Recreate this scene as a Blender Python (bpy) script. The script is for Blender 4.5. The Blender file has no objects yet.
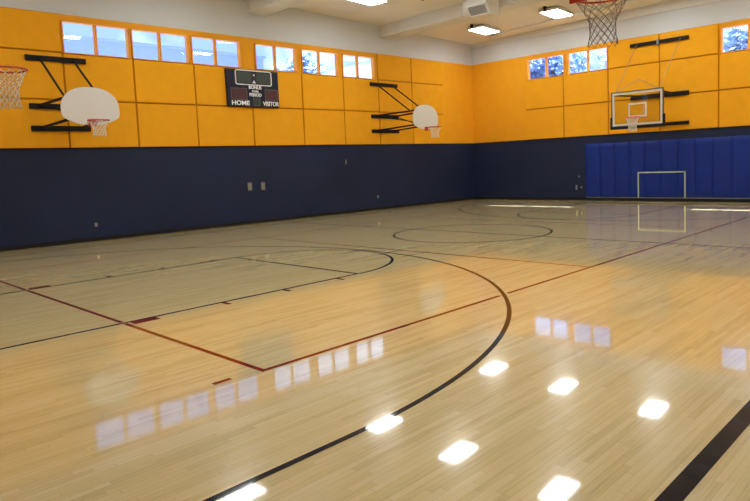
import bpy, bmesh, math, random
from mathutils import Vector, Matrix
random.seed(7)
C = bpy.context.scene.collection
sc = bpy.context.scene
S = 1.03                       # survey units -> metres
PI = math.pi

# ------------------------------------------------------------------ camera
cam = bpy.data.cameras.new('camera')
cob = bpy.data.objects.new('camera', cam)
C.objects.link(cob)
F = Vector((0.71785369, 0.69122405, -0.08303857))
R_ = Vector((0.69054984, -0.72210803, -0.04124212))
U_ = Vector((0.08847037, 0.02773646, 0.99569256))
mw = Matrix(((R_.x, U_.x, -F.x, -21.9582 * S), (R_.y, U_.y, -F.y, -16.0873 * S), (R_.z, U_.z, -F.z, 1.6679 * S), (0, 0, 0, 1)))
cob.matrix_world = mw
cam.sensor_fit = 'HORIZONTAL'
cam.sensor_width = 36.0
cam.lens = 629.74 / 750 * 36.0
cam.shift_x = -16.39 / 750
cam.shift_y = -34.29 / 750
cam.clip_start = 0.05
cam.clip_end = 500
sc.camera = cob

# ------------------------------------------------------------------ look
sc.view_settings.view_transform = 'Standard'
sc.view_settings.look = 'None'
sc.view_settings.gamma = 1.0
sc.view_settings.use_curve_mapping = False
sc.view_settings.exposure = 0.0
sc.cycles.use_denoising = True
sc.cycles.max_bounces = 10
sc.cycles.diffuse_bounces = 5
sc.cycles.glossy_bounces = 4
sc.cycles.transparent_max_bounces = 12
sc.cycles.sample_clamp_indirect = 6.0
LAMP = 26.5
SKY = 1.75

# ------------------------------------------------------------------ world: bright hazy sky with soft clouds
w = bpy.data.worlds.new('sky')
sc.world = w
w.use_nodes = True
nt = w.node_tree
nt.nodes.clear()
o_ = nt.nodes.new('ShaderNodeOutputWorld')
bg = nt.nodes.new('ShaderNodeBackground')
tc = nt.nodes.new('ShaderNodeTexCoord')
no = nt.nodes.new('ShaderNodeTexNoise')
no.inputs['Scale'].default_value = 5.0
no.inputs['Detail'].default_value = 5.0
cr = nt.nodes.new('ShaderNodeValToRGB')
cr.color_ramp.elements[0].position = 0.47
cr.color_ramp.elements[0].color = (0.36, 0.52, 1.0, 1)
cr.color_ramp.elements[1].position = 0.68
cr.color_ramp.elements[1].color = (1.15, 1.3, 1.6, 1)
nt.links.new(tc.outputs['Generated'], no.inputs['Vector'])
nt.links.new(no.outputs['Fac'], cr.inputs['Fac'])
nt.links.new(cr.outputs['Color'], bg.inputs['Color'])
bg.inputs['Strength'].default_value = SKY
nt.links.new(bg.outputs['Background'], o_.inputs['Surface'])

# ------------------------------------------------------------------ sun, high beyond the far wall
sl = bpy.data.lights.new('sun', 'SUN')
sl.energy = 42.0
sl.angle = math.radians(0.6)
sl.color = (0.86, 0.93, 1.0)
so = bpy.data.objects.new('sun', sl)
C.objects.link(so)
so.location = (12, -4, 20)
so.rotation_euler = Vector((-2.95, -0.04, -5.07)).to_track_quat('-Z', 'Y').to_euler()

# ------------------------------------------------------------------ materials
def principled(name, col, rough=0.5, metal=0.0, coat=0.0, coat_rough=0.05, spec=0.5, var=0.0, vscale=3.0, bump=0.0, bscale=60.0):
    m = bpy.data.materials.new(name)
    m.use_nodes = True
    n = m.node_tree
    b = n.nodes['Principled BSDF']
    b.inputs['Base Color'].default_value = (*col, 1)
    b.inputs['Roughness'].default_value = rough
    b.inputs['Metallic'].default_value = metal
    b.inputs['Specular IOR Level'].default_value = spec
    b.inputs['Coat Weight'].default_value = coat
    b.inputs['Coat Roughness'].default_value = coat_rough
    t = n.nodes.new('ShaderNodeTexCoord')
    if var > 0:
        z = n.nodes.new('ShaderNodeTexNoise')
        z.inputs['Scale'].default_value = vscale
        z.inputs['Detail'].default_value = 4
        n.links.new(t.outputs['Object'], z.inputs['Vector'])
        r = n.nodes.new('ShaderNodeMapRange')
        r.inputs['From Min'].default_value = 0.3
        r.inputs['From Max'].default_value = 0.7
        r.inputs['To Min'].default_value = 1 - var
        r.inputs['To Max'].default_value = 1 + var
        n.links.new(z.outputs['Fac'], r.inputs['Value'])
        mx = n.nodes.new('ShaderNodeVectorMath')
        mx.operation = 'SCALE'
        mx.inputs[0].default_value = col
        n.links.new(r.outputs['Result'], mx.inputs['Scale'])
        n.links.new(mx.outputs['Vector'], b.inputs['Base Color'])
    if bump > 0:
        z2 = n.nodes.new('ShaderNodeTexNoise')
        z2.inputs['Scale'].default_value = bscale
        n.links.new(t.outputs['Object'], z2.inputs['Vector'])
        bp = n.nodes.new('ShaderNodeBump')
        bp.inputs['Strength'].default_value = bump
        bp.inputs['Distance'].default_value = 0.01
        n.links.new(z2.outputs['Fac'], bp.inputs['Height'])
        n.links.new(bp.outputs['Normal'], b.inputs['Normal'])
    return m

M = {}
M['orange'] = principled('orange_fabric_panel', (0.80, 0.36, 0.012), 0.85, spec=0.15, var=0.03, bump=0.15, bscale=140)
M['orange_paint'] = principled('orange_painted_wall', (0.80, 0.35, 0.012), 0.7, spec=0.2, var=0.03, bump=0.2, bscale=60)
M['orange_frame'] = principled('orange_brown_frame', (0.78, 0.33, 0.05), 0.6, spec=0.3)
M['seam_shade'] = principled('panel_gap_shade', (0.50, 0.20, 0.008), 0.9, spec=0.1)  # shade of the panel gaps put into the colour
M['navy'] = principled('navy_painted_wall', (0.0115, 0.0195, 0.056), 0.6, spec=0.25, var=0.12, vscale=0.6, bump=0.25, bscale=45)
M['grey_wall'] = principled('pale_grey_wall', (0.585, 0.60, 0.615), 0.85, spec=0.2, var=0.02, vscale=0.8)
M['ceiling'] = principled('tan_ceiling', (0.76, 0.725, 0.68), 0.9, spec=0.2, var=0.03, vscale=1.2)
M['beam'] = principled('painted_beam', (0.68, 0.68, 0.67), 0.8, spec=0.2)
M['black'] = principled('black_steel', (0.008, 0.007, 0.007), 0.6, spec=0.2)
M['rubber_and_shadow'] = principled('black_rubber_and_wall_shadow', (0.010, 0.008, 0.008), 0.7, spec=0.3)
M['white_board'] = principled('white_painted_board', (0.72, 0.71, 0.68), 0.35)
M['white_metal'] = principled('white_metal', (0.7, 0.7, 0.68), 0.4)
M['grey_metal'] = principled('grey_metal', (0.25, 0.25, 0.26), 0.4, metal=0.6)
M['dark_frame'] = principled('dark_grey_frame', (0.09, 0.09, 0.10), 0.4, metal=0.4)
M['rim'] = principled('red_orange_rim', (0.50, 0.035, 0.018), 0.45)
M['rim_far'] = principled('bright_orange_rim', (0.80, 0.14, 0.05), 0.4)
M['net_white'] = principled('white_net_cord', (0.75, 0.72, 0.64), 0.9)
M['net_grey'] = principled('grey_net_cord', (0.22, 0.20, 0.19), 0.9)
M['cable'] = principled('steel_cable', (0.30, 0.28, 0.24), 0.5, metal=0.5)
M['mat'] = principled('blue_vinyl_mat', (0.004, 0.024, 0.215), 0.42, spec=0.3, var=0.05, vscale=2)
M['tape'] = principled('pale_yellow_tape', (0.50, 0.58, 0.34), 0.5)
M['yellow_tape'] = principled('yellow_line', (0.65, 0.58, 0.14), 0.5)
M['score_blue'] = principled('scoreboard_navy', (0.005, 0.009, 0.030), 0.6, spec=0.3)
M['score_side'] = principled('scoreboard_case', (0.006, 0.006, 0.008), 0.5, spec=0.3)
M['lcd_green'] = principled('dark_green_display', (0.025, 0.038, 0.028), 0.35)
M['lcd_dark'] = principled('black_display', (0.004, 0.004, 0.006), 0.35)
M['lcd_red'] = principled('dark_red_display', (0.060, 0.012, 0.016), 0.35)
M['lettering'] = principled('white_lettering', (0.85, 0.87, 0.90), 0.5)
M['plate'] = principled('outlet_plate', (0.20, 0.19, 0.16), 0.4)
M['chrome_dot'] = principled('small_metal_fitting', (0.25, 0.25, 0.24), 0.5)
M['copper'] = principled('rust_red_pipe', (0.30, 0.13, 0.07), 0.5)
M['bark'] = principled('tree_bark', (0.10, 0.08, 0.07), 0.9)
M['leaf'] = principled('leaves_with_blue_daylight', (0.24, 0.38, 0.62), 0.7, var=0.25, vscale=2)  # blue cast of the daylight is mixed into the leaf colour
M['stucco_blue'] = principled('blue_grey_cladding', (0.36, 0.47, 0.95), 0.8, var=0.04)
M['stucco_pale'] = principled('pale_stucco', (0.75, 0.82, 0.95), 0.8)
M['ground'] = principled('outdoor_ground', (0.25, 0.25, 0.22), 0.9, var=0.1)

def coated(name, col, rough=0.35, var=0.0):
    m = principled(name, col, rough, coat=0.72, coat_rough=0.035, spec=0.0, var=var)
    m.node_tree.nodes['Principled BSDF'].inputs['Coat IOR'].default_value = 1.48
    return m
M['line_black'] = coated('black_court_paint', (0.003, 0.005, 0.020))
M['line_red'] = coated('maroon_court_paint', (0.200, 0.016, 0.008))
M['line_tan'] = coated('pale_court_paint', (0.45, 0.34, 0.16))

# maple floor
fm = bpy.data.materials.new('varnished_maple_floor')
fm.use_nodes = True
n = fm.node_tree
b = n.nodes['Principled BSDF']
L = n.links.new
tc = n.nodes.new('ShaderNodeTexCoord')
sep = n.nodes.new('ShaderNodeSeparateXYZ')
L(tc.outputs['Object'], sep.inputs[0])
def math_(op, a, b_=None, c_=None):
    q = n.nodes.new('ShaderNodeMath')
    q.operation = op
    for i, v in enumerate((a, b_, c_)):
        if v is None: continue
        if isinstance(v, (int, float)): q.inputs[i].default_value = v
        else: L(v, q.inputs[i])
    return q.outputs[0]
def white(v1, v2=None):
    q = n.nodes.new('ShaderNodeTexWhiteNoise')
    q.noise_dimensions = '2D'
    cb = n.nodes.new('ShaderNodeCombineXYZ')
    L(v1, cb.inputs[0])
    if v2 is not None: L(v2, cb.inputs[1])
    L(cb.outputs[0], q.inputs['Vector'])
    return q.outputs['Value']
SW = 0.048
row = math_('FLOOR', math_('DIVIDE', sep.outputs['Y'], SW))
off = math_('MULTIPLY', white(row), 1.7)
xs = math_('ADD', math_('DIVIDE', sep.outputs['X'], 0.95), off)
colm = math_('FLOOR', xs)
rnd = white(row, colm)
mp = n.nodes.new('ShaderNodeMapping')
mp.inputs['Scale'].default_value = (1.3, 28, 1)
L(tc.outputs['Object'], mp.inputs['Vector'])
gr = n.nodes.new('ShaderNodeTexNoise')
gr.inputs['Scale'].default_value = 2.2
gr.inputs['Detail'].default_value = 6
L(mp.outputs[0], gr.inputs['Vector'])
big = n.nodes.new('ShaderNodeTexNoise')
mp2 = n.nodes.new('ShaderNodeMapping')
mp2.inputs['Scale'].default_value = (0.25, 1.6, 1)
L(tc.outputs['Object'], mp2.inputs['Vector'])
L(mp2.outputs[0], big.inputs['Vector'])
big.inputs['Scale'].default_value = 1.5
big.inputs['Detail'].default_value = 3
val = math_('ADD', math_('MULTIPLY', rnd, 0.30), math_('ADD', math_('MULTIPLY', gr.outputs['Fac'], 0.50), math_('MULTIPLY', big.outputs['Fac'], 0.26)))
ramp = n.nodes.new('ShaderNodeValToRGB')
e = ramp.color_ramp.elements
e[0].position = 0.12
e[0].color = (0.45, 0.355, 0.165, 1)
e[1].position = 0.85
e[1].color = (0.785, 0.67, 0.375, 1)
q = e.new(0.45)
q.color = (0.69, 0.565, 0.272, 1)
L(val, ramp.inputs['Fac'])
fy = math_('FRACT', math_('DIVIDE', sep.outputs['Y'], SW))
gap1 = math_('LESS_THAN', fy, 0.035)
gap2 = math_('LESS_THAN', math_('FRACT', xs), 0.0028)
gap = math_('MAXIMUM', gap1, gap2)
mx = n.nodes.new('ShaderNodeMix')
mx.data_type = 'RGBA'
L(math_('MULTIPLY', gap, 0.55), mx.inputs[0])
L(ramp.outputs['Color'], mx.inputs[6])
mx.inputs[7].default_value = (0.34, 0.22, 0.09, 1)
L(mx.outputs[2], b.inputs['Base Color'])
b.inputs['Roughness'].default_value = 0.20
b.inputs['Specular IOR Level'].default_value = 0.12
b.inputs['Coat Weight'].default_value = 0.92
b.inputs['Coat IOR'].default_value = 1.48
b.inputs['Coat Roughness'].default_value = 0.042
bpn = n.nodes.new('ShaderNodeBump')
bpn.inputs['Strength'].default_value = 0.025
bpn.inputs['Distance'].default_value = 0.002
L(big.outputs['Fac'], bpn.inputs['Height'])
L(bpn.outputs['Normal'], b.inputs['Coat Normal'])
M['floor'] = fm

def glass(name, tint, refl=1.0):
    m = bpy.data.materials.new(name)
    m.use_nodes = True
    n = m.node_tree
    n.nodes.clear()
    o = n.nodes.new('ShaderNodeOutputMaterial')
    t = n.nodes.new('ShaderNodeBsdfTransparent')
    t.inputs['Color'].default_value = (*tint, 1)
    g = n.nodes.new('ShaderNodeBsdfGlossy')
    g.inputs['Roughness'].default_value = 0.02
    f = n.nodes.new('ShaderNodeFresnel')
    f.inputs['IOR'].default_value = 1.5
    k = n.nodes.new('ShaderNodeMath')
    k.operation = 'MULTIPLY'
    k.inputs[1].default_value = refl
    ge = n.nodes.new('ShaderNodeNewGeometry')       # thin sheet: reflect at the entry face only
    iv = n.nodes.new('ShaderNodeMath')
    iv.operation = 'SUBTRACT'
    iv.inputs[0].default_value = refl
    n.links.new(ge.outputs['Backfacing'], iv.inputs[1])
    n.links.new(f.outputs[0], k.inputs[0])
    n.links.new(iv.outputs[0], k.inputs[1])
    mx = n.nodes.new('ShaderNodeMixShader')
    n.links.new(k.outputs[0], mx.inputs[0])
    n.links.new(t.outputs[0], mx.inputs[1])
    n.links.new(g.outputs[0], mx.inputs[2])
    n.links.new(mx.outputs[0], o.inputs['Surface'])
    return m
M['glass'] = glass('window_glass', (0.90, 0.94, 1.0))
M['board_glass'] = glass('backboard_glass', (0.90, 0.91, 0.90))

def emit(name, col, s):
    m = bpy.data.materials.new(name)
    m.use_nodes = True
    b = m.node_tree.nodes['Principled BSDF']
    b.inputs['Base Color'].default_value = (0.8, 0.8, 0.8, 1)
    b.inputs['Emission Color'].default_value = (*col, 1)
    b.inputs['Emission Strength'].default_value = s
    return m
M['lamp'] = emit('lamp_diffuser', (0.90, 0.97, 1.0), LAMP)

# ------------------------------------------------------------------ mesh helpers
class MB:
    """collects shapes (in survey units) and links them as one mesh object"""
    def __init__(s): s.bm = bmesh.new()
    def box(s, x0, x1, y0, y1, z0, z1, mi=0, bev=0.0):
        x0, x1 = min(x0, x1), max(x0, x1); y0, y1 = min(y0, y1), max(y0, y1); z0, z1 = min(z0, z1), max(z0, z1)
        v = [s.bm.verts.new(c) for c in ((x0, y0, z0), (x1, y0, z0), (x1, y1, z0), (x0, y1, z0), (x0, y0, z1), (x1, y0, z1), (x1, y1, z1), (x0, y1, z1))]
        fs = [s.bm.faces.new([v[i] for i in f]) for f in ((3, 2, 1, 0), (4, 5, 6, 7), (0, 1, 5, 4), (1, 2, 6, 5), (2, 3, 7, 6), (3, 0, 4, 7))]
        for f in fs: f.material_index = mi
        if bev > 0:
            ed = list({e for f in fs for e in f.edges})
            r = bmesh.ops.bevel(s.bm, geom=ed, offset=bev, segments=2, affect='EDGES', profile=0.5)
            for f in r['faces']: f.material_index = mi
        return s
    def bar(s, a, b, w, h=None, mi=0, up=(0, 0, 1)):
        h = h or w
        a, b = Vector(a), Vector(b)
        d = (b - a).normalized()
        u = Vector(up)
        if abs(d.dot(u)) > 0.98: u = Vector((1, 0, 0))
        r = d.cross(u).normalized(); u = r.cross(d).normalized()
        v = [s.bm.verts.new(p + r * (w / 2 * i) + u * (h / 2 * j)) for p in (a, b) for i, j in ((-1, -1), (1, -1), (1, 1), (-1, 1))]
        for f in ((0, 3, 2, 1), (4, 5, 6, 7), (0, 1, 5, 4), (1, 2, 6, 5), (2, 3, 7, 6), (3, 0, 4, 7)):
            s.bm.faces.new([v[i] for i in f]).material_index = mi
        return s
    def tube(s, pts, r, seg=8, closed=False, mi=0):
        pts = [Vector(p) for p in pts]
        rings = []
        m = len(pts)
        for i, p in enumerate(pts):
            if closed: d = pts[(i + 1) % m] - pts[i - 1]
            else: d = pts[min(i + 1, m - 1)] - pts[max(i - 1, 0)]
            d.normalize()
            u = Vector((0, 0, 1)) if abs(d.z) < 0.95 else Vector((1, 0, 0))
            x = d.cross(u).normalized(); y = x.cross(d)
            rings.append([s.bm.verts.new(p + x * (r * math.cos(2 * PI * k / seg)) + y * (r * math.sin(2 * PI * k / seg))) for k in range(seg)])
        for i in range(m if closed else m - 1):
            a, b = rings[i], rings[(i + 1) % m]
            for k in range(seg):
                f = s.bm.faces.new((a[k], a[(k + 1) % seg], b[(k + 1) % seg], b[k]))
                f.material_index = mi; f.smooth = True
        if not closed:
            s.bm.faces.new(rings[0]).material_index = mi
            s.bm.faces.new(rings[-1][::-1]).material_index = mi
        return s
    def prism(s, poly, d0, d1, axis='y', mi=0, bev=0.0):
        """poly in the two other axes, extruded d0..d1 along axis"""
        def P(a, b, d): return {'y': (a, d, b), 'x': (d, a, b), 'z': (a, b, d)}[axis]
        A = [s.bm.verts.new(P(a, b, d0)) for a, b in poly]
        B = [s.bm.verts.new(P(a, b, d1)) for a, b in poly]
        m = len(poly)
        s.bm.faces.new(A).material_index = mi
        s.bm.faces.new(B[::-1]).material_index = mi
        for i in range(m):
            s.bm.faces.new((A[i], A[(i + 1) % m], B[(i + 1) % m], B[i])).material_index = mi
        return s
    def ring_strip(s, outer, inner, d0, d1, axis='y', mi=0):
        def P(a, b, d): return {'y': (a, d, b), 'x': (d, a, b), 'z': (a, b, d)}[axis]
        m = len(outer)
        V = [[s.bm.verts.new(P(*p, d)) for p in pl] for pl in (outer, inner) for d in (d0, d1)]
        for i in range(m):
            j = (i + 1) % m
            for a, b in ((0, 1), (1, 3), (3, 2), (2, 0)):
                s.bm.faces.new((V[a][i], V[a][j], V[b][j], V[b][i])).material_index = mi
        return s
    def build(s, name, mats, parent=None, loc=None, rz=0.0):
        bmesh.ops.recalc_face_normals(s.bm, faces=s.bm.faces)
        for v in s.bm.verts: v.co *= S
        me = bpy.data.meshes.new(name)
        s.bm.to_mesh(me); s.bm.free()
        if not isinstance(mats, (list, tuple)): mats = [mats]
        for m in mats: me.materials.append(M[m])
        o = bpy.data.objects.new(name, me)
        C.objects.link(o)
        if parent is not None: o.parent = parent
        if loc is not None: o.location = Vector(loc) * S
        o.rotation_euler.z = rz
        return o

def tag(o, label=None, cat=None, group=None, kind=None):
    if label: o['label'] = label
    if cat: o['category'] = cat
    if group: o['group'] = group
    if kind: o['kind'] = kind
    return o
def empty(name, loc=(0, 0, 0), rz=0.0, **k):
    o = bpy.data.objects.new(name, None)
    C.objects.link(o)
    o.location = Vector(loc) * S
    o.rotation_euler.z = rz
    return tag(o, **k)
def copy_tree(o, parent=None):
    c = o.copy()
    C.objects.link(c)
    if parent is not None: c.parent = parent
    for ch in list(o.children): copy_tree(ch, c)
    return c

AW = math.atan(-0.0354)          # the scoreboard wall is not quite square to the far wall
def W1(u, out, z):               # scoreboard wall: along, into the room, up
    return (u * math.cos(AW) + out * math.sin(AW), u * math.sin(AW) - out * math.cos(AW), z)
# local frames: build with x along the wall (to the right when facing it), y = -out, then rotate.
RZ_A = AW                        # x local -> along wall A, +y local -> out of the room
RZ_B = -PI / 2                   # x local -> -Y world ; +y local -> +X world (out of the room)
H = 7.7                          # walls run up past the sloping ceiling
def CZ(x, y): return 6.50 - 0.030 * x - 0.018 * y   # underside of the ceiling
XW, YW = -22.75, -17.1           # wall behind the left basket, wall beside the camera

# ------------------------------------------------------------------ structure
NAV, STR = 2.345, 2.39
m = MB()
m.box(XW - .3, .3, YW - .3, 1.4, -0.2, 0)
floor = tag(m.build('floor', 'floor'), kind='structure')

m = MB()
m.box(XW - .3, .3, YW - .3, 1.4, 0, 0.15)
for v in m.bm.verts: v.co.z += CZ(v.co.x, v.co.y)
ceil = tag(m.build('ceiling', 'ceiling'), kind='structure')

WA = [(-16.06, -14.45), (-14.36, -12.78), (-12.67, -11.12), (-10.59, -9.08), (-8.85, -7.34), (-7.13, -5.65)]
WB = [(2.72, 4.27), (4.43, 5.97), (9.72, 11.27), (11.43, 12.97)]
WZ0, WZ1, HEAD = 4.72, 5.49, 5.655
T = 0.13
def wall(name, x0, x1, wins, loc, rz, back=0.045):
    """wall in its own frame: room face at y=0 (room at y<0); opening edges in wins"""
    m = MB()
    m.box(x0, x1, 0, T, 0, NAV, 0)
    m.box(x0, x1, 0, T, STR, WZ0, 1)
    m.box(x0, x1, 0.0, T, NAV, STR, 3)  # dark strip is painted shadow below the orange panels
    xs = [x0] + [v for wn in wins for v in wn] + [x1]
    for i in range(0, len(xs), 2): m.box(xs[i], xs[i + 1], 0, T, WZ0, WZ1, 1)
    m.box(x0, x1, 0, T, WZ1, HEAD, 1)
    m.box(x0, x1, 0, T, HEAD, H, 2)
    return tag(m.build(name, ['navy', 'orange_paint', 'grey_wall', 'rubber_and_shadow'], loc=loc, rz=rz), kind='structure')
wallA = wall('wall_left', XW - 0.2, 0.0, WA, (0, 0, 0), RZ_A)
wallB = wall('wall_right', -0.3, -YW + .3, WB, (0, 0, 0), RZ_B)
wallC = wall('wall_back', -1.4, -YW + .3, [], (XW, 0, 0), PI / 2 + PI)
# wall_back / wall_near face the other way: turn them round
wallC.rotation_euler.z = PI / 2
wallC.location = Vector((XW, YW, 0)) * S
wallD = wall('wall_near', -XW * -1, 0.3, [], (0, YW, 0), 0)
wallD.rotation_euler.z = PI
wallD.location = Vector((XW, YW, 0)) * S

# acoustic panels: children of their wall, 5 cm thick with shadow gaps
def panels(parent, cols, rows, skip=()):
    g = 0.021
    for i in range(len(cols) - 1):
        for j in range(len(rows) - 1):
            if (i, j) in skip: continue
            mb = MB()
            mb.box(cols[i] + g, cols[i + 1] - g, -0.05, 0.002, rows[j] + g, rows[j + 1] - g, 0, bev=0.012)
            mb.build('acoustic_panel', 'orange', parent)
colsA = [-23.1, -21.35, -19.6, -17.85, -16.10, -14.37, -12.65, -10.80, -8.91, -7.16, -5.50, -3.75, -1.92]
rowsA = [2.375, 3.56, 4.71, 5.655]
panels(wallA, colsA, rowsA, skip={(i, 2) for i in range(4, 10)})
colsB = [2.58, 4.24, 6.0, 7.80, 9.65, 11.4, 13.15, 14.9, 16.65]
panels(wallB, colsB, rowsA, skip={(0, 2), (1, 2), (4, 2), (5, 2)})
# backing strips: shade in the panel gaps, painted as darker orange
def backing(parent, x0, x1, wins):
    mb = MB()
    mb.box(x0, x1, -0.008, 0.001, 2.39, 4.70)
    for a, b_ in wins: mb.box(a, b_, -0.008, 0.001, 4.70, 5.65)
    mb.build('panel_gap_shade', 'seam_shade', parent)
backing(wallA, -22.7, -1.93, [(-22.7, -16.11), (-5.49, -1.93)])
backing(wallB, 2.60, 16.65, [(6.02, 9.64), (13.16, 16.65)])

# skirting
def skirting(name, x0, x1, loc, rz):
    mb = MB(); mb.box(x0, x1, -0.02, 0.0, 0, 0.10)
    tag(mb.build(name, 'rubber_and_shadow', loc=loc, rz=rz), kind='structure')
skirting('baseboard_left', XW, 0, (0, 0, 0), RZ_A)
skirting('baseboard_right', 0, -YW, (0, 0, 0), RZ_B)
skirting('baseboard_back', 0, -YW + 0.5, (XW, YW, 0), PI / 2)
skirting('baseboard_near', XW, 0, (XW, YW, 0), PI)

# ceiling beams across the hall, and the ledger along the far wall
k = 0
for bx in (-4.84, -10.32, -15.8, -21.3):
    k += 1
    mb = MB(); mb.box(bx - 0.42, bx + 0.22, YW, 1.3, -0.42, .02, bev=0.01)
    for v in mb.bm.verts: v.co.z += CZ(v.co.x, v.co.y)
    tag(mb.build('trim_%d' % k, 'beam'), kind='structure')
mb = MB(); mb.box(0, -YW, -0.05, 0.0, 6.33, 6.52)
for v in mb.bm.verts:
    if v.co.z > 6.4: v.co.z += .018 * v.co.x
tag(mb.build('trim_5', 'beam', loc=(0, 0, 0), rz=RZ_B), kind='structure')

# windows: frame, mullion and two panes each
def window(num, a, b_, loc, rz):
    root = empty('window_%d' % num, W1(0, 0, 0) if loc is None else loc, rz, kind='structure')
    mid = (a + b_) / 2
    f = 0.018
    mb = MB()
    mb.box(a, b_, -0.056, 0.11, WZ0 - 0.012, WZ0 + 0.012); mb.box(a, b_, -0.056, 0.11, WZ1 - 0.012, WZ1 + 0.012)
    mb.box(a - 0.012, a + f, -0.056, 0.11, WZ0, WZ1); mb.box(b_ - f, b_ + 0.012, -0.056, 0.11, WZ0, WZ1)
    mb.build('window_frame', 'orange_frame', root)
    mb = MB(); mb.box(mid - 0.042, mid + 0.042, 0.03, 0.105, WZ0 + 0.012, WZ1 - 0.012); mb.build('mullion', 'orange_frame', root)
    for p, q in ((a + f, mid - 0.042), (mid + 0.042, b_ - f)):
        mb = MB(); mb.box(p, q, 0.075, 0.081, WZ0 + 0.012, WZ1 - 0.012); mb.build('pane', 'glass', root)
for i, (a, b_) in enumerate(WA): window(i + 1, a, b_, (0, 0, 0), RZ_A)
for i, (a, b_) in enumerate(WB): window(i + 7, a, b_, (0, 0, 0), RZ_B)

# ------------------------------------------------------------------ court lines: paint on the floor
YC, XC, XR, XF = -7.316, -10.19, -19.45, -0.936
R3, KW, FT = 5.93, 1.704, 4.026
LW = 0.05
Z0, Z1 = -0.002, 0.0012
def rect_line(name, mat, x0, y0, x1, y1, w=LW, dz=0.0):
    mb = MB()
    if abs(x1 - x0) > abs(y1 - y0): mb.box(x0, x1, y0 - w / 2, y0 + w / 2, Z0, Z1 + dz)
    else: mb.box(x0 - w / 2, x0 + w / 2, y0, y1, Z0, Z1 + dz)
    return mb.build(name, mat, floor)
def arc_line(name, mat, cx, cy, rx, ry, a0, a1, w=LW, dz=0.0, tail=None):
    N = 120
    pts = []
    for i in range(N + 1):
        a = a0 + (a1 - a0) * i / N
        pts.append((cx + rx * math.cos(a), cy + ry * math.sin(a)))
    if tail is not None: pts = [(tail, pts[0][1])] + pts + [(tail, pts[-1][1])]
    full = abs(abs(a1 - a0) - 2 * PI) < 1e-6
    bm = MB()
    L_, R__ = [], []
    for i, p in enumerate(pts):
        p0 = pts[i - 1] if i else (pts[-2] if full else pts[0]); p1 = pts[i + 1] if i < len(pts) - 1 else (pts[1] if full else pts[-1])
        d = Vector((p1[0] - p0[0], p1[1] - p0[1])).normalized()
        nn = Vector((-d.y, d.x))
        L_.append(bm.bm.verts.new((p[0] + nn.x * w / 2, p[1] + nn.y * w / 2, Z1 + dz)))
        R__.append(bm.bm.verts.new((p[0] - nn.x * w / 2, p[1] - nn.y * w / 2, Z1 + dz)))
    for i in range(len(pts) - 1): bm.bm.faces.new((L_[i], R__[i], R__[i + 1], L_[i + 1]))
    return bm.build(name, mat, floor)
VN, VF, E1, PA, SA = YC - 4.42, YC + 4.128, XC - 8.86, XC - 2.99, XC + 2.65
E2 = XC + 8.86
# volleyball court, maroon, broken where black lines cross it
def red_x(y, segs):
    for a, b_ in segs: rect_line('volleyball_sideline', 'line_red', a, y, b_, y)
ax = XR + math.sqrt(R3 ** 2 - (VN - YC) ** 2)
bx = XF - math.sqrt(R3 ** 2 - (VN - YC) ** 2)
red_x(VN, [(E1 - .025, ax - 0.09), (ax + 0.09, bx - .14), (bx + .14, E2)])
red_x(VF, [(E1 - .025, ax - .14), (ax + .14, bx - .14), (bx + .14, E2)])
for xe in (E1, E2):
    for a, b_ in ((VN, YC - KW - .05), (YC - KW + .05, YC + KW - .05), (YC + KW + .05, VF)):
        rect_line('volleyball_end_line', 'line_red', xe, a, xe, b_)
rect_line('attack_line', 'line_red', PA, VN, PA, VF)
rect_line('attack_line', 'line_red', SA, VN, SA, VF)
rect_line('service_dash', 'line_red', -19.49, -11.69, -19.33, -11.69)
rect_line('service_dash', 'line_red', -13.05, -0.6, -13.05, -1.25)
# main basketball court, black
rect_line('sideline', 'line_black', -22.7, YC - 7.68, 0, YC - 7.68, w=0.105)
rect_line('sideline', 'line_black', -22.7, YC + 6.77, 0, YC + 6.77, w=0.04)
rect_line('centre_line', 'line_black', XC, YC - 7.68, XC, YC + 6.77)
arc_line('centre_circle', 'line_black', XC, YC, 1.81, 1.81, 0, 2 * PI, dz=.0004)
for s, xr in ((1, XR), (-1, XF)):
    a0, a1 = (-PI / 2, PI / 2) if s > 0 else (PI / 2, 3 * PI / 2)
    xb = xr - 1.6 if s > 0 else -0.03
    arc_line('three_point_line', 'line_black', xr, YC, R3, R3, a0, a1, tail=xb, dz=.0005)
    xft = xr + s * FT
    for sg in (-1, 1):
        rect_line('lane_line', 'line_black', min(xb, xft), YC + sg * KW, max(xb, xft), YC + sg * KW)
        y_ = YC + sg * (KW + 0.09)
        mb = MB(); x_ = xr + s * 0.46; mb.box(min(x_, x_ + s * .30), max(x_, x_ + s * .30), y_ - .075, y_ + .075, Z0, Z1 + .0003); mb.build('lane_block', 'line_red', floor)
        for dx in (1.66, 2.6, 3.58):
            mb = MB(); x_ = xr + s * dx; mb.box(x_ - .03, x_ + .03, y_ - .09, y_ + .08, Z0, Z1 + .0003); mb.build('lane_mark', 'line_red', floor)
    rect_line('free_throw_line', 'line_black', xft, YC - KW, xft, YC + KW)
    arc_line('free_throw_arc', 'line_black', xft, YC, 1.819, KW + .02, a0, a1, dz=.0002)

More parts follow.
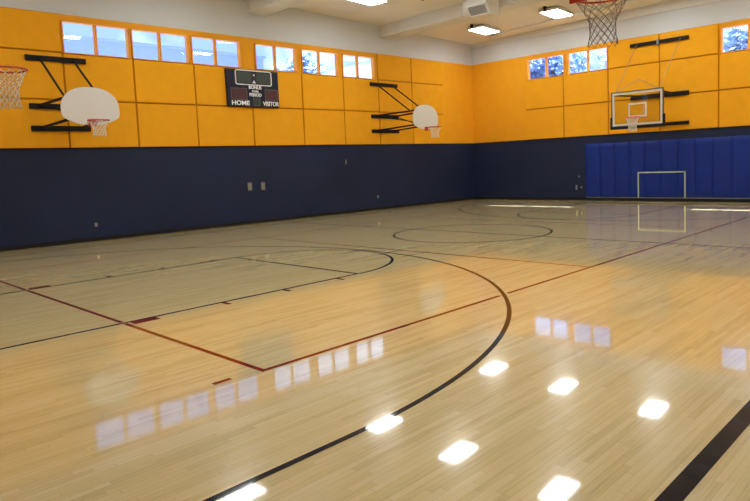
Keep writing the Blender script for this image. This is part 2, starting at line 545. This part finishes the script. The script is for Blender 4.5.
# ------------------------------------------------------------------ ceiling lights
def ceiling_light(loc):
    root = empty('ceiling_light', (loc[0], loc[1], CZ(*loc) - .10), math.radians(5))
    l, wd = 0.63, 0.34
    mb = MB()
    o = [(-l, -wd), (l, -wd), (l, wd), (-l, wd)]; i_ = [(-l + .03, -wd + .03), (l - .03, -wd + .03), (l - .03, wd - .03), (-l + .03, wd - .03)]
    mb.ring_strip(o, i_, -0.02, 0.06, axis='z'); mb.box(-l, l, -wd, wd, 0.05, 0.07)
    mb.build('housing', 'white_metal', root)
    mb = MB(); mb.box(-l + .03, l - .03, -wd + .03, wd - .03, -0.035, 0.03, bev=.01); mb.build('diffuser', 'lamp', root)
    mb = MB(); mb.box(-l - .14, -l - .08, wd - .30, wd - .22, -0.02, .16); mb.build('junction_box', 'black', root)
    for sx in (-.45, .45):
        mb = MB(); mb.tube([(sx, 0, 0.06), (sx, 0, .125)], 0.012, 6); mb.build('hanger', 'grey_metal', root)
    return root
LX = [(-2.02, 'first bay from the far wall'), (-8.15, 'second bay from the far wall'), (-13.52, 'third bay from the far wall'), (-19.0, 'bay above the camera')]
LY = [(-2.1, 'closest to the scoreboard wall'), (-5.1, 'second from the scoreboard wall'), (-8.3, 'third from the scoreboard wall'), (-11.6, 'fourth from the scoreboard wall'), (-14.7, 'farthest from the scoreboard wall')]
proto = None
for x, tx in LX:
    for y, ty in LY:
        if proto is None: o = proto = ceiling_light((x, y))
        else:
            o = copy_tree(proto)
            o.location = Vector((x, y, CZ(x, y) - .10)) * S
        tag(o, 'lit ceiling light, %s, %s' % (tx, ty), 'ceiling light', 'rectangular lights under the ceiling')

# ------------------------------------------------------------------ basketball hoops
def net_mesh(parent, rr, rb, length, cord, mat, n_=12, levels=6, z0=0.0, cx=0.0, cy=0.0, sway=0.0):
    mb = MB()
    def P(i, lv):
        t = lv / levels
        r = rr + (rb - rr) * min(1, t * 2.0) ** 0.8
        if t > .8: r += 0.012
        a = 2 * PI * (i + 0.5 * (lv % 2)) / n_
        j = random.Random(int(i % n_) * 31 + lv * 7)
        jr = 0.008 * (j.random() - .5) * (1 if lv else 0)
        return (cx + (r + jr) * math.cos(a) + sway * t * t, cy + (r + jr) * math.sin(a), z0 - length * t + 0.012 * (j.random() - .5) * (1 if lv else 0))
    for lv in range(levels):
        for i in range(n_):
            mb.tube([P(i, lv), P(i if lv % 2 == 0 else i + 1, lv + 1)], cord, 4)
            mb.tube([P(i, lv), P(i - 1 if lv % 2 == 0 else i, lv + 1)], cord, 4)
    return mb.build('net', mat, parent)

def rim_mesh(parent, mat, tr=0.0095, r=0.222, cy=-0.40, z=0.0):
    """ring centred cy in front of the board face (board face at y=0, room at y<0)"""
    mb = MB()
    mb.tube([(r * math.cos(2 * PI * i / 40), cy + r * math.sin(2 * PI * i / 40), z) for i in range(40)], tr, 8, closed=True)
    for i in range(12):      # net hooks under the ring
        a = 2 * PI * i / 12
        mb.tube([(r * math.cos(a + .06 * k_), cy + r * math.sin(a + .06 * k_), z - tr - 0.016 * (1 - abs(k_))) for k_ in (-1, -.4, .4, 1)], 0.0035, 5)
    rim = mb.build('rim', mat, parent)
    b2 = MB()
    b2.prism([(-0.075, -0.001), (0.075, -0.001), (0.075, cy + r - .02), (0.135, cy + r * .72), (0.12, cy + r * .66), (-0.12, cy + r * .66), (-0.135, cy + r * .72), (-0.075, cy + r - .02)], z - 0.008, z + 0.004, axis='z')
    b2.box(-0.08, 0.08, -0.012, 0.0, z - 0.11, z + 0.03)
    b2.bar((-0.06, -0.01, z - .10), (-0.06, cy + r, z - .008), 0.012, 0.012); b2.bar((0.06, -0.01, z - .10), (0.06, cy + r, z - .008), 0.012, 0.012)
    b2.build('bracket', mat, rim)
    return rim

def fan_outline(hw=0.625, h=0.835, n_=26, grow=0.0):
    """half-round top, straight sides, cut lower corners; z from 0 (bottom) to h"""
    pts = [(-0.20, 0), (0.20, 0), (0.33, 0.03), (hw * .80, 0.10), (hw * .95, 0.165), (hw, 0.235)]
    zs = 0.36
    for i in range(n_ + 1):
        a = PI * i / n_
        ca, sa = math.cos(a), math.sin(a)
        pts.append((hw * math.copysign(abs(ca) ** 0.9, ca), zs + (h - zs) * abs(sa) ** 0.92))
    pts += [(-hw, 0.235), (-hw * .95, 0.165), (-hw * .80, 0.10), (-0.33, 0.03)]
    return pts

def fan_hoop(loc, rz, zr, out, shift=0.0, zs=(4.53, 3.39, 2.86), label='', rim_mat='rim', net=('net_white', 0.0045), raise_=-0.05, rails=0.68, levels=6, nb=0.125, short=0.33):
    root = empty('basketball_hoop', loc, rz)
    tag(root, label, 'basketball hoop', 'white fan-shaped side hoops')
    for z in zs:
        mb = MB(); mb.box(-rails, rails, -0.10, -0.045, z - .065, z + .065, bev=0.006); mb.build('wall_rail', 'black', root)
    yb = -out
    for sg in (-1, 1):
        for p, q in (((sg * 0.45, -0.10, zs[1] + .02), (shift + sg * 0.38, yb + .02, zs[1] + .07)), ((sg * 0.45, -0.12, zs[2] + .02), (shift + sg * 0.33, yb + .02, zs[2] + .12))):
            mb = MB(); mb.bar(p, q, 0.05, 0.05); mb.build('support_arm', 'black', root)
        mb = MB(); mb.bar((shift + sg * 0.34, yb + .03, zs[2] + .08), (shift + sg * 0.38, yb + .03, zs[1] + .09), 0.05, 0.05); mb.build('upright', 'black', root)
        mb = MB(); mb.bar((sg * 0.38, -0.10, zs[0]), (sg * 0.38, yb + .20, zs[1] + .02), 0.035, 0.035); mb.build('strut', 'black', root)
    for sg, dy in ((-1, 0), (1, .02)):
        mb = MB(); mb.bar((sg * 0.45, -0.12 - dy, zs[1]), (-sg * 0.33 + shift, yb + .03 + dy, zs[2] + .12), 0.03, 0.03); mb.build('cross_brace', 'black', root)
    zb = zr + raise_
    mb = MB(); mb.prism([(shift + a, zb + b_) for a, b_ in fan_outline()], yb - 0.02, yb + 0.018); mb.build('backboard', 'white_board', root)
    rim = rim_mesh(root, rim_mat)
    rim.location = Vector((shift, yb - 0.021, zr)) * S
    net_ = net_mesh(root, 0.215, nb, short, net[1], net[0], levels=levels)
    net_.location = Vector((shift, yb - 0.421, zr - 0.022)) * S
    return root

fan_hoop(W1(-16.26, 0, 0), RZ_A, 2.89, 1.93, shift=0.07, raise_=-0.07, label='white fan-shaped hoop on the orange wall under the first window, near the cropped net')
fan_hoop(W1(-5.24, 0, 0), RZ_A, 2.86, 1.97, shift=0.10, label='white fan-shaped hoop seen at an angle between the scoreboard and the far corner')
fan_hoop((XW, -13.74, 0), PI / 2, 2.955, -XW - 17.37, raise_=-0.005, label='overhead hoop with red rim and grey net hanging before the far windows', net=('net_grey', 0.0024), short=0.375, levels=10, nb=0.105, zs=(4.9, 3.8, 3.1))

def glass_hoop(loc, rz, zb0, zb1, hw, out, zr, rails, label, rim_mat, net, short=0.42, shift=0.0, group=None, rz_=(5.37, 3.59, 2.62), rimshift=0.0, levels=6):
    root = empty('basketball_hoop', loc, rz)
    tag(root, label, 'basketball hoop', group)
    for z, hh in zip(rz_, (.06, .075, .06)):
        mb = MB(); mb.box(-rails, rails, -0.12, -0.045, z - hh, z + hh, bev=0.006); mb.build('wall_rail', 'black', root)
    yb = -out
    zt = zb1 - 0.10
    for sg in (-1, 1):
        for p, q in (((sg * 0.48, -0.10, rz_[1] + .02), (shift + sg * (hw - .10), yb + .05, zt)), ((sg * 0.48, -0.10, rz_[2] + .02), (shift + sg * (hw - .10), yb + .05, zb0 + .03))):
            mb = MB(); mb.bar(p, q, 0.05, 0.05); mb.build('support_arm', 'black', root)
        mb = MB()
        mb.tube([(sg * 0.72, -0.12, rz_[0]), (shift + sg * (hw - .14), yb + .03, zb1)], 0.009, 6)
        mb.build('cable', 'cable', root)
    mb = MB()
    mb.tube([(shift - hw + .12, yb + .03, zb1 - .02), (shift - 0.02, yb + .22, zb1 + .36), (shift + hw - .12, yb + .03, zb1 - .02)], 0.009, 6)
    mb.build('spreader_cable', 'cable', root)
    mb = MB(); mb.box(-0.04, 0.04, -0.16, -0.10, rz_[0] - .1, rz_[0] + .09); mb.build('pulley', 'grey_metal', root)
    # backboard: glass pane > metal frame, white border, target square, padding
    mb = MB(); mb.box(shift - hw + .03, shift + hw - .03, yb - .006, yb + .006, zb0 + .03, zb1 - .03)
    board = mb.build('backboard', 'board_glass', root)
    def R4(a, b_, c, d): return [(a, c), (b_, c), (b_, d), (a, d)]
    mb = MB(); mb.ring_strip(R4(shift - hw, shift + hw, zb0, zb1), R4(shift - hw + .035, shift + hw - .035, zb0 + .035, zb1 - .035), yb - .02, yb + .03); mb.build('frame', 'dark_frame', board)
    mb = MB(); q = .035; p = .10; mb.ring_strip(R4(shift - hw + q, shift + hw - q, zb0 + q, zb1 - q), R4(shift - hw + p, shift + hw - p, zb0 + p, zb1 - p), yb - .010, yb - .0055); mb.build('border', 'white_board', board)
    cxr = shift + rimshift
    mb = MB(); mb.ring_strip(R4(cxr - .295, cxr + .295, zr + .02, zr + .47), R4(cxr - .245, cxr + .245, zr + .07, zr + .42), yb - .010, yb - .0055); mb.build('target_square', 'white_board', board)
    mb = MB()
    mb.box(shift - hw - .03, shift + hw + .03, yb - .035, yb + .045, zb0 - .07, zb0 + .012, bev=.008)
    for sg in (-1, 1): mb.box(shift + sg * hw - .035, shift + sg * hw + .035, yb - .035, yb + .045, zb0 - .07, zb0 + .33, bev=.008)
    mb.build('edge_padding', 'rubber_and_shadow', board)
    rim = rim_mesh(root, rim_mat, tr=0.011)
    rim.location = Vector((cxr, yb - 0.012, zr)) * S
    net_ = net_mesh(root, 0.215, 0.12, short, net[1], net[0], levels=levels)
    net_.location = Vector((cxr, yb - 0.41, zr - 0.022)) * S
    return root
# local x = -Y world on the far wall: rails centre y=-7.79, board centre y=-7.71
glass_hoop((0, -7.79, 0), RZ_B, 2.55, 3.69, 0.845, 1.70, 2.82, 0.965, 'glass backboard hoop with orange rim, mounted on the far wall above the blue mats', 'rim_far', ('net_white', 0.007), shift=-0.08, rimshift=0.02)
glass_hoop((XW, -7.9, 0), PI / 2, 2.64, 3.78, 0.845, -XW - 20.11, 2.92, 0.965, 'hoop with white net cut off by the picture edge, beside the nearest fan-shaped backboard', 'rim', ('net_white', 0.0042), short=0.42, levels=9)

# ------------------------------------------------------------------ scoreboard
def rounded(cx, cz, hw, hh, r, n_=6):
    pts = []
    for qx, qz, a0 in ((1, 1, 0), (-1, 1, PI / 2), (-1, -1, PI), (1, -1, 3 * PI / 2)):
        for i in range(n_ + 1):
            a = a0 + PI / 2 * i / n_
            pts.append((cx + qx * (hw - r) + r * math.cos(a), cz + qz * (hh - r) + r * math.sin(a)))
    return pts
SBW, SBH = 1.80, 1.095
sb = empty('scoreboard', W1(-11.69, 0, 3.565), RZ_A, label='dark navy scoreboard with HOME and VISITOR panels hung on the orange wall', cat='scoreboard')
D0, D1 = -0.14, -0.05
mb = MB(); mb.box(0, SBW, D0, D1, 0, SBH, 0, bev=.008); mb.build('case', 'score_side', sb)
mb = MB(); mb.box(.012, SBW - .012, D0 - .004, D0 + .01, .012, SBH - .012); mb.build('face', 'score_blue', sb)
def fx(a): return a * SBW
def fz(a): return (1 - a) * SBH
def disp(name, mat, a0, a1, b0, b1, d=-.010, parent=sb):
    mb = MB(); mb.box(fx(a0), fx(a1), D0 + d, D0 + .004, fz(b1), fz(b0)); return mb.build(name, mat, parent)
cd = disp('clock_display', 'lcd_green', .185, .835, .065, .365)
mb = MB(); cxx, czz = fx(.51), fz(.215)
mb.ring_strip(rounded(cxx, czz, .635, .222, .07), rounded(cxx, czz, .607, .196, .05), D0 - .014, D0 - .002); mb.build('clock_frame', 'lettering', cd)
disp('colon_panel', 'lcd_dark', .455, .565, .07, .36, -.013, cd)
mb = MB(); mb.box(fx(.50), fx(.525), D0 - .017, D0 - .012, fz(.16), fz(.12)); mb.build('indicator_dot', 'lettering', cd)
mb = MB(); mb.prism([(fx(.475), fz(.36)), (fx(.545), fz(.36)), (fx(.51), fz(.28))], D0 - .017, D0 - .012); mb.build('indicator_arrow', 'lettering', cd)
disp('home_score_display', 'lcd_red', .075, .355, .525, .805)
disp('visitor_score_display', 'lcd_red', .725, .965, .525, .805)
disp('period_display', 'lcd_green', .495, .60, .70, .965)
for a in (.31, .745): disp('bonus_lamp', 'lcd_green', a - .012, a + .012, .455, .49)
def outline(a0, a1, b0, b1):
    o = [(fx(a0), fz(b1)), (fx(a1), fz(b1)), (fx(a1), fz(b0)), (fx(a0), fz(b0))]
    g = .008
    i_ = [(fx(a0) + g, fz(b1) + g), (fx(a1) - g, fz(b1) + g), (fx(a1) - g, fz(b0) - g), (fx(a0) + g, fz(b0) - g)]
    mb = MB(); mb.ring_strip(o, i_, D0 - .012, D0 - .003); mb.build('display_outline', 'plate', sb)
outline(.065, .365, .51, .82); outline(.715, .975, .51, .82); outline(.485, .61, .69, .975)
def text(s_, a0, a1, b0, b1, parent=sb, bold=.012):
    cu = bpy.data.curves.new('lettering', 'FONT')
    cu.body = s_
    cu.extrude = 0.004
    cu.offset = 0.026
    cu.size = 1.0
    t = bpy.data.objects.new('tmp', cu)
    C.objects.link(t)
    bpy.context.view_layer.update()
    me = bpy.data.meshes.new_from_object(t.evaluated_get(bpy.context.evaluated_depsgraph_get()))
    bpy.data.objects.remove(t)
    xs = [v.co.x for v in me.vertices]; ys = [v.co.y for v in me.vertices]
    x0, x1, y0, y1 = min(xs), max(xs), min(ys), max(ys)
    for v in me.vertices:
        X = (v.co.x - x0) / (x1 - x0); Y = (v.co.y - y0) / (y1 - y0); Zd = v.co.z
        v.co = (fx(a0 + (a1 - a0) * X) * S, (D0 - .009) * S - Zd, (fz(b1) + (fz(b0) - fz(b1)) * Y) * S)
    me.materials.clear(); me.materials.append(M['lettering'])
    o = bpy.data.objects.new('lettering', me)
    C.objects.link(o); o.parent = parent
text('HOME', .07, .405, .845, .97)
text('VISITOR', .665, .99, .845, .97)
text('BONUS', .405, .65, .425, .52)
text('POSS', .465, .59, .555, .61)
text('PERIOD', .41, .645, .63, .72)

# ------------------------------------------------------------------ wall mats and the taped goal on them
edges = [5.09, 5.64, 6.20, 6.75, 7.29, 7.81, 8.38, 8.93, 9.48, 10.04, 10.57, 11.12, 11.67, 12.22]
words = ['first', 'second', 'third', 'fourth', 'fifth', 'sixth', 'seventh', 'eighth', 'ninth', 'tenth', 'eleventh', 'twelfth', 'thirteenth']
for i in range(len(edges) - 1):
    a, b_ = edges[i] + .002, edges[i + 1] - .002
    root = empty('wall_mat', (0, 0, 0), RZ_B, label='blue padded mat on the far wall, %s of the row counted from the corner' % words[i], cat='wall mat', group='blue padded mats along the far wall')
    root.location = Vector((0, -(a + b_) / 2, 0)) * S
    c = (a + b_) / 2
    mb = MB()
    # puffy cushion as a grid with soft folds near the top edge
    nx, nz = 10, 22
    hw = (b_ - a) / 2
    rr = random.Random(i * 13 + 5)
    fold = [(rr.uniform(-.6, .6), rr.uniform(.15, .5), rr.uniform(.4, 1)) for _ in range(3)]
    gridf = []
    for iz in range(nz + 1):
        rw = []
        for ix in range(nx + 1):
            x = -1 + 2 * ix / nx; z = iz / nz
            ed = (1 - abs(x) ** 6) * (1 - abs(2 * z - 1) ** 14)
            d = 0.034 + 0.030 * ed ** .25 if ed > 0 else 0.034
            for f0, f1, f2 in fold:
                tt = (1 - z) * 3.0
                if tt < 1.2: d -= 0.010 * f2 * math.exp(-((x - f0 - (tt - .5) * f1 * 1.2) / .16) ** 2) * ed * max(0, 1 - tt / 1.2)
            rw.append(mb.bm.verts.new((x * hw, -0.022 - d, 0.14 + (2.09 - 0.14) * z)))
        gridf.append(rw)
    for iz in range(nz):
        for ix in range(nx):
            f = mb.bm.faces.new((gridf[iz][ix], gridf[iz][ix + 1], gridf[iz + 1][ix + 1], gridf[iz + 1][ix])); f.smooth = True
    mb.build('padding', 'mat', root)
    mb = MB(); mb.box(-hw, hw, -0.034, -0.001, 0.14, 2.09); mb.build('backing_board', 'mat', root)
mb = MB(); mb.box(5.09, 12.22, -0.045, -0.001, 0.105, 0.135)
tag(mb.build('mat_rail', 'grey_metal', rz=RZ_B), 'thin pale metal rail running under the blue wall mats', 'rail')
mb = MB()
for x in (7.07, 8.63): mb.box(x - .022, x + .022, -0.092, -0.087, 0.14, 1.02)
mb.box(7.05, 8.65, -0.092, -0.087, 0.98, 1.022)
tag(mb.build('goal_outline', 'tape', rz=RZ_B), 'pale yellow taped goal outline stuck across the blue wall mats', 'goal marking')

# ------------------------------------------------------------------ small wall fittings
def plate(name, u, z, wall_, label, w=.10, h=.16, mat='plate', cat='wall plate'):
    root = empty(name, W1(u, 0, z) if wall_ == 'A' else (0, u, z), RZ_A if wall_ == 'A' else RZ_B, label=label, cat=cat)
    mb = MB(); mb.box(-w / 2, w / 2, -0.012, 0, -h / 2, h / 2, bev=.004); mb.build('cover', mat, root)
    mb = MB(); mb.box(-w / 5, w / 5, -0.017, -0.011, h * .08, h * .32); mb.box(-w / 5, w / 5, -0.017, -0.011, -h * .32, -h * .08); mb.build('socket', 'chrome_dot' if mat == 'plate' else 'plate', root)
plate('outlet_plate', -11.04, 1.15, 'A', 'beige plate on the navy wall below the scoreboard, the one nearer the camera', w=.14, h=.24)
plate('outlet_plate', -10.57, 1.14, 'A', 'beige plate on the navy wall below the scoreboard, the one farther away', w=.14, h=.24)
plate('outlet_plate', -15.62, .42, 'A', 'small pale outlet low on the navy wall under the nearest fan-shaped backboard', w=.07, h=.10)
plate('outlet_plate', -5.71, .49, 'A', 'small dark outlet low on the navy wall toward the far corner', w=.07, h=.10)
plate('wall_hook', -7.16, 1.79, 'A', 'tiny shiny bracket high on the navy wall between scoreboard and far hoop', w=.045, h=.16, mat='chrome_dot', cat='hook')
plate('outlet_plate', -4.69, .49, 'B', 'small pale outlet low on the far wall just before the blue mats', w=.07, h=.18, mat='chrome_dot')
plate('outlet_plate', -4.80, .90, 'B', 'tiny fitting on the far wall higher than the outlets beside the mats', w=.05, h=.06)
plate('outlet_plate', -4.89, .49, 'B', 'tiny outlet on the far wall touching the edge of the blue mats', w=.06, h=.07, mat='chrome_dot')

# ------------------------------------------------------------------ unit heater, pipe, conduit, detector under the ceiling
uh = empty('unit_heater', (-5.75, -4.70, 6.28), math.radians(3), label='white unit heater with grey louvred outlet hanging under the ceiling beside the beam', cat='heater')
mb = MB(); mb.prism([(-.34, .30), (.34, .30), (.34, -.26), (-.16, -.26), (-.40, .02)], -.36, .36, axis='y'); mb.build('casing', 'white_metal', uh)
GA = math.radians(49.4)
def gp(a, b_, d=0.0):        # a across, b_ down the slanted face
    return (-.40 + .24 * b_ - d * math.sin(GA), a, .02 - .28 * b_ - d * math.cos(GA))
mb = MB()
for p, q in (((-.31, .08), (.31, .08)), ((-.31, .92), (.31, .92)), ((-.31, .08), (-.31, .92)), ((.31, .08), (.31, .92))): mb.bar(gp(*p, .006), gp(*q, .006), .03, .03)
mb.build('grille_frame', 'white_metal', uh)
mb = MB()
for i in range(8): mb.bar(gp(-.29, .16 + i * .095, .006), gp(.29, .16 + i * .095, .006), .022, .012)
mb.build('louvre', 'grey_metal', uh)
mb = MB(); mb.tube([(-.05, .36, .04), (-.05, .58, .04)], .24, 24); mb.build('fan_housing', 'white_metal', uh)
for sx in (-.2, .24):
    mb = MB(); mb.tube([(sx, 0, .30), (sx, 0, .45)], .012, 6); mb.build('hanger', 'grey_metal', uh)
zg = CZ(-5, -3) - .05
mb = MB(); mb.tube([(-4.9, -2.65, zg - .06), (-4.9, -2.65, zg), (-5.0, -2.8, zg), (-5.45, -4.1, zg + .01)], .014, 6)
tag(mb.build('gas_pipe', 'copper'), 'thin rusty pipe running along the ceiling to the heater', 'pipe')
mb = MB(); mb.tube([(-0.98, -1.62, CZ(-1, -1.6) - .07), (-1.30, -5.7, CZ(-1.3, -5.7) - .07), (-1.32, -16.8, CZ(-1.32, -16.8) - .07)], .032, 10)
tag(mb.build('conduit_pipe', 'white_metal'), 'white pipe running just below the ceiling along the far wall', 'pipe')
mb = MB(); mb.tube([(-6.55, -3.0, CZ(-6.55, -3) - .04), (-6.55, -3.0, CZ(-6.55, -3) - .001)], .05, 16)
tag(mb.build('smoke_detector', 'grey_metal'), 'small round detector on the ceiling beside the beam', 'detector')

# ------------------------------------------------------------------ outdoors, seen through the windows
mb = MB(); mb.box(-60, 60, -50, 60, -0.6, -0.25)
tag(mb.build('outdoor_ground', 'ground'), kind='structure')
def building(name, x0, x1, y0, y1, h, mat, cap, label):
    root = empty(name, ((x0 + x1) / 2, y0, -.25), label=label, cat='building')
    hw = (x1 - x0) / 2
    mb = MB(); mb.box(-hw, hw, 0, y1 - y0, 0, h + .25); mb.build('wall', mat, root)
    mb = MB(); mb.box(-hw - .1, hw + .1, -.12, y1 - y0 + .1, h + .25, h + .25 + cap); mb.build('parapet', mat, root)
building('neighbouring_building', -15.6, -1.7, 12.5, 22, 7.55, 'stucco_blue', .12, 'flat blue-grey building outside the windows nearest the camera')
building('neighbouring_building', 10.5, 15.6, 17.5, 25, 8.8, 'stucco_pale', .2, 'pale building outside the windows left of the scoreboard corner hoop')

def tree(x, y, h, r, label, seed):
    rr = random.Random(seed)
    root = empty('tree', (x, y, -.25), label=label, cat='tree', group='trees outside the windows')
    mb = MB()
    mb.tube([(0, 0, 0), (.1, 0, h * .3), (-.05, .1, h * .65), (0, 0, h * .85)], .16, 8)
    for i in range(7):
        a = rr.uniform(0, 2 * PI); z = h * rr.uniform(.35, .65)
        mb.tube([(0, 0, z), (r * .35 * math.cos(a), r * .35 * math.sin(a), z + h * .1), (r * .7 * math.cos(a), r * .7 * math.sin(a), z + h * .18)], .05, 6)
    mb.build('trunk', 'bark', root)
    mb = MB()
    cl = [(rr.gauss(0, .42) * r, rr.gauss(0, .42) * r, h * .72 + rr.gauss(0, .33) * r, rr.uniform(.25, .5) * r) for _ in range(34)]
    for i in range(9000 if r > 2 else 6000):
        c = cl[rr.randrange(len(cl))]
        d = Vector((rr.gauss(0, 1), rr.gauss(0, 1), rr.gauss(0, 1))).normalized() * c[3] * rr.random() ** .4
        p = Vector(c[:3]) + d
        s_ = rr.uniform(.07, .13) * (1.6 if r > 2 else 1.15)
        ax_ = Vector((rr.gauss(0, 1), rr.gauss(0, 1), rr.gauss(0, 1))).normalized(); b2 = ax_.orthogonal().normalized()
        mb.bm.faces.new([mb.bm.verts.new(p + q) for q in (ax_ * s_, b2 * s_ * .5, -ax_ * s_, -b2 * s_ * .5)])
    mb.build('foliage', 'leaf', root)
tree(-1.4, 9.6, 9.0, 1.3, 'leafy tree outside the windows just right of the scoreboard', 3)
tree(9.6, 2.0, 8.6, 2.3, 'leafy tree outside the paired windows of the far wall', 5)
tree(10, -8.0, 8.6, 2.3, 'dense tree outside the far wall window beyond the glass backboard', 6)
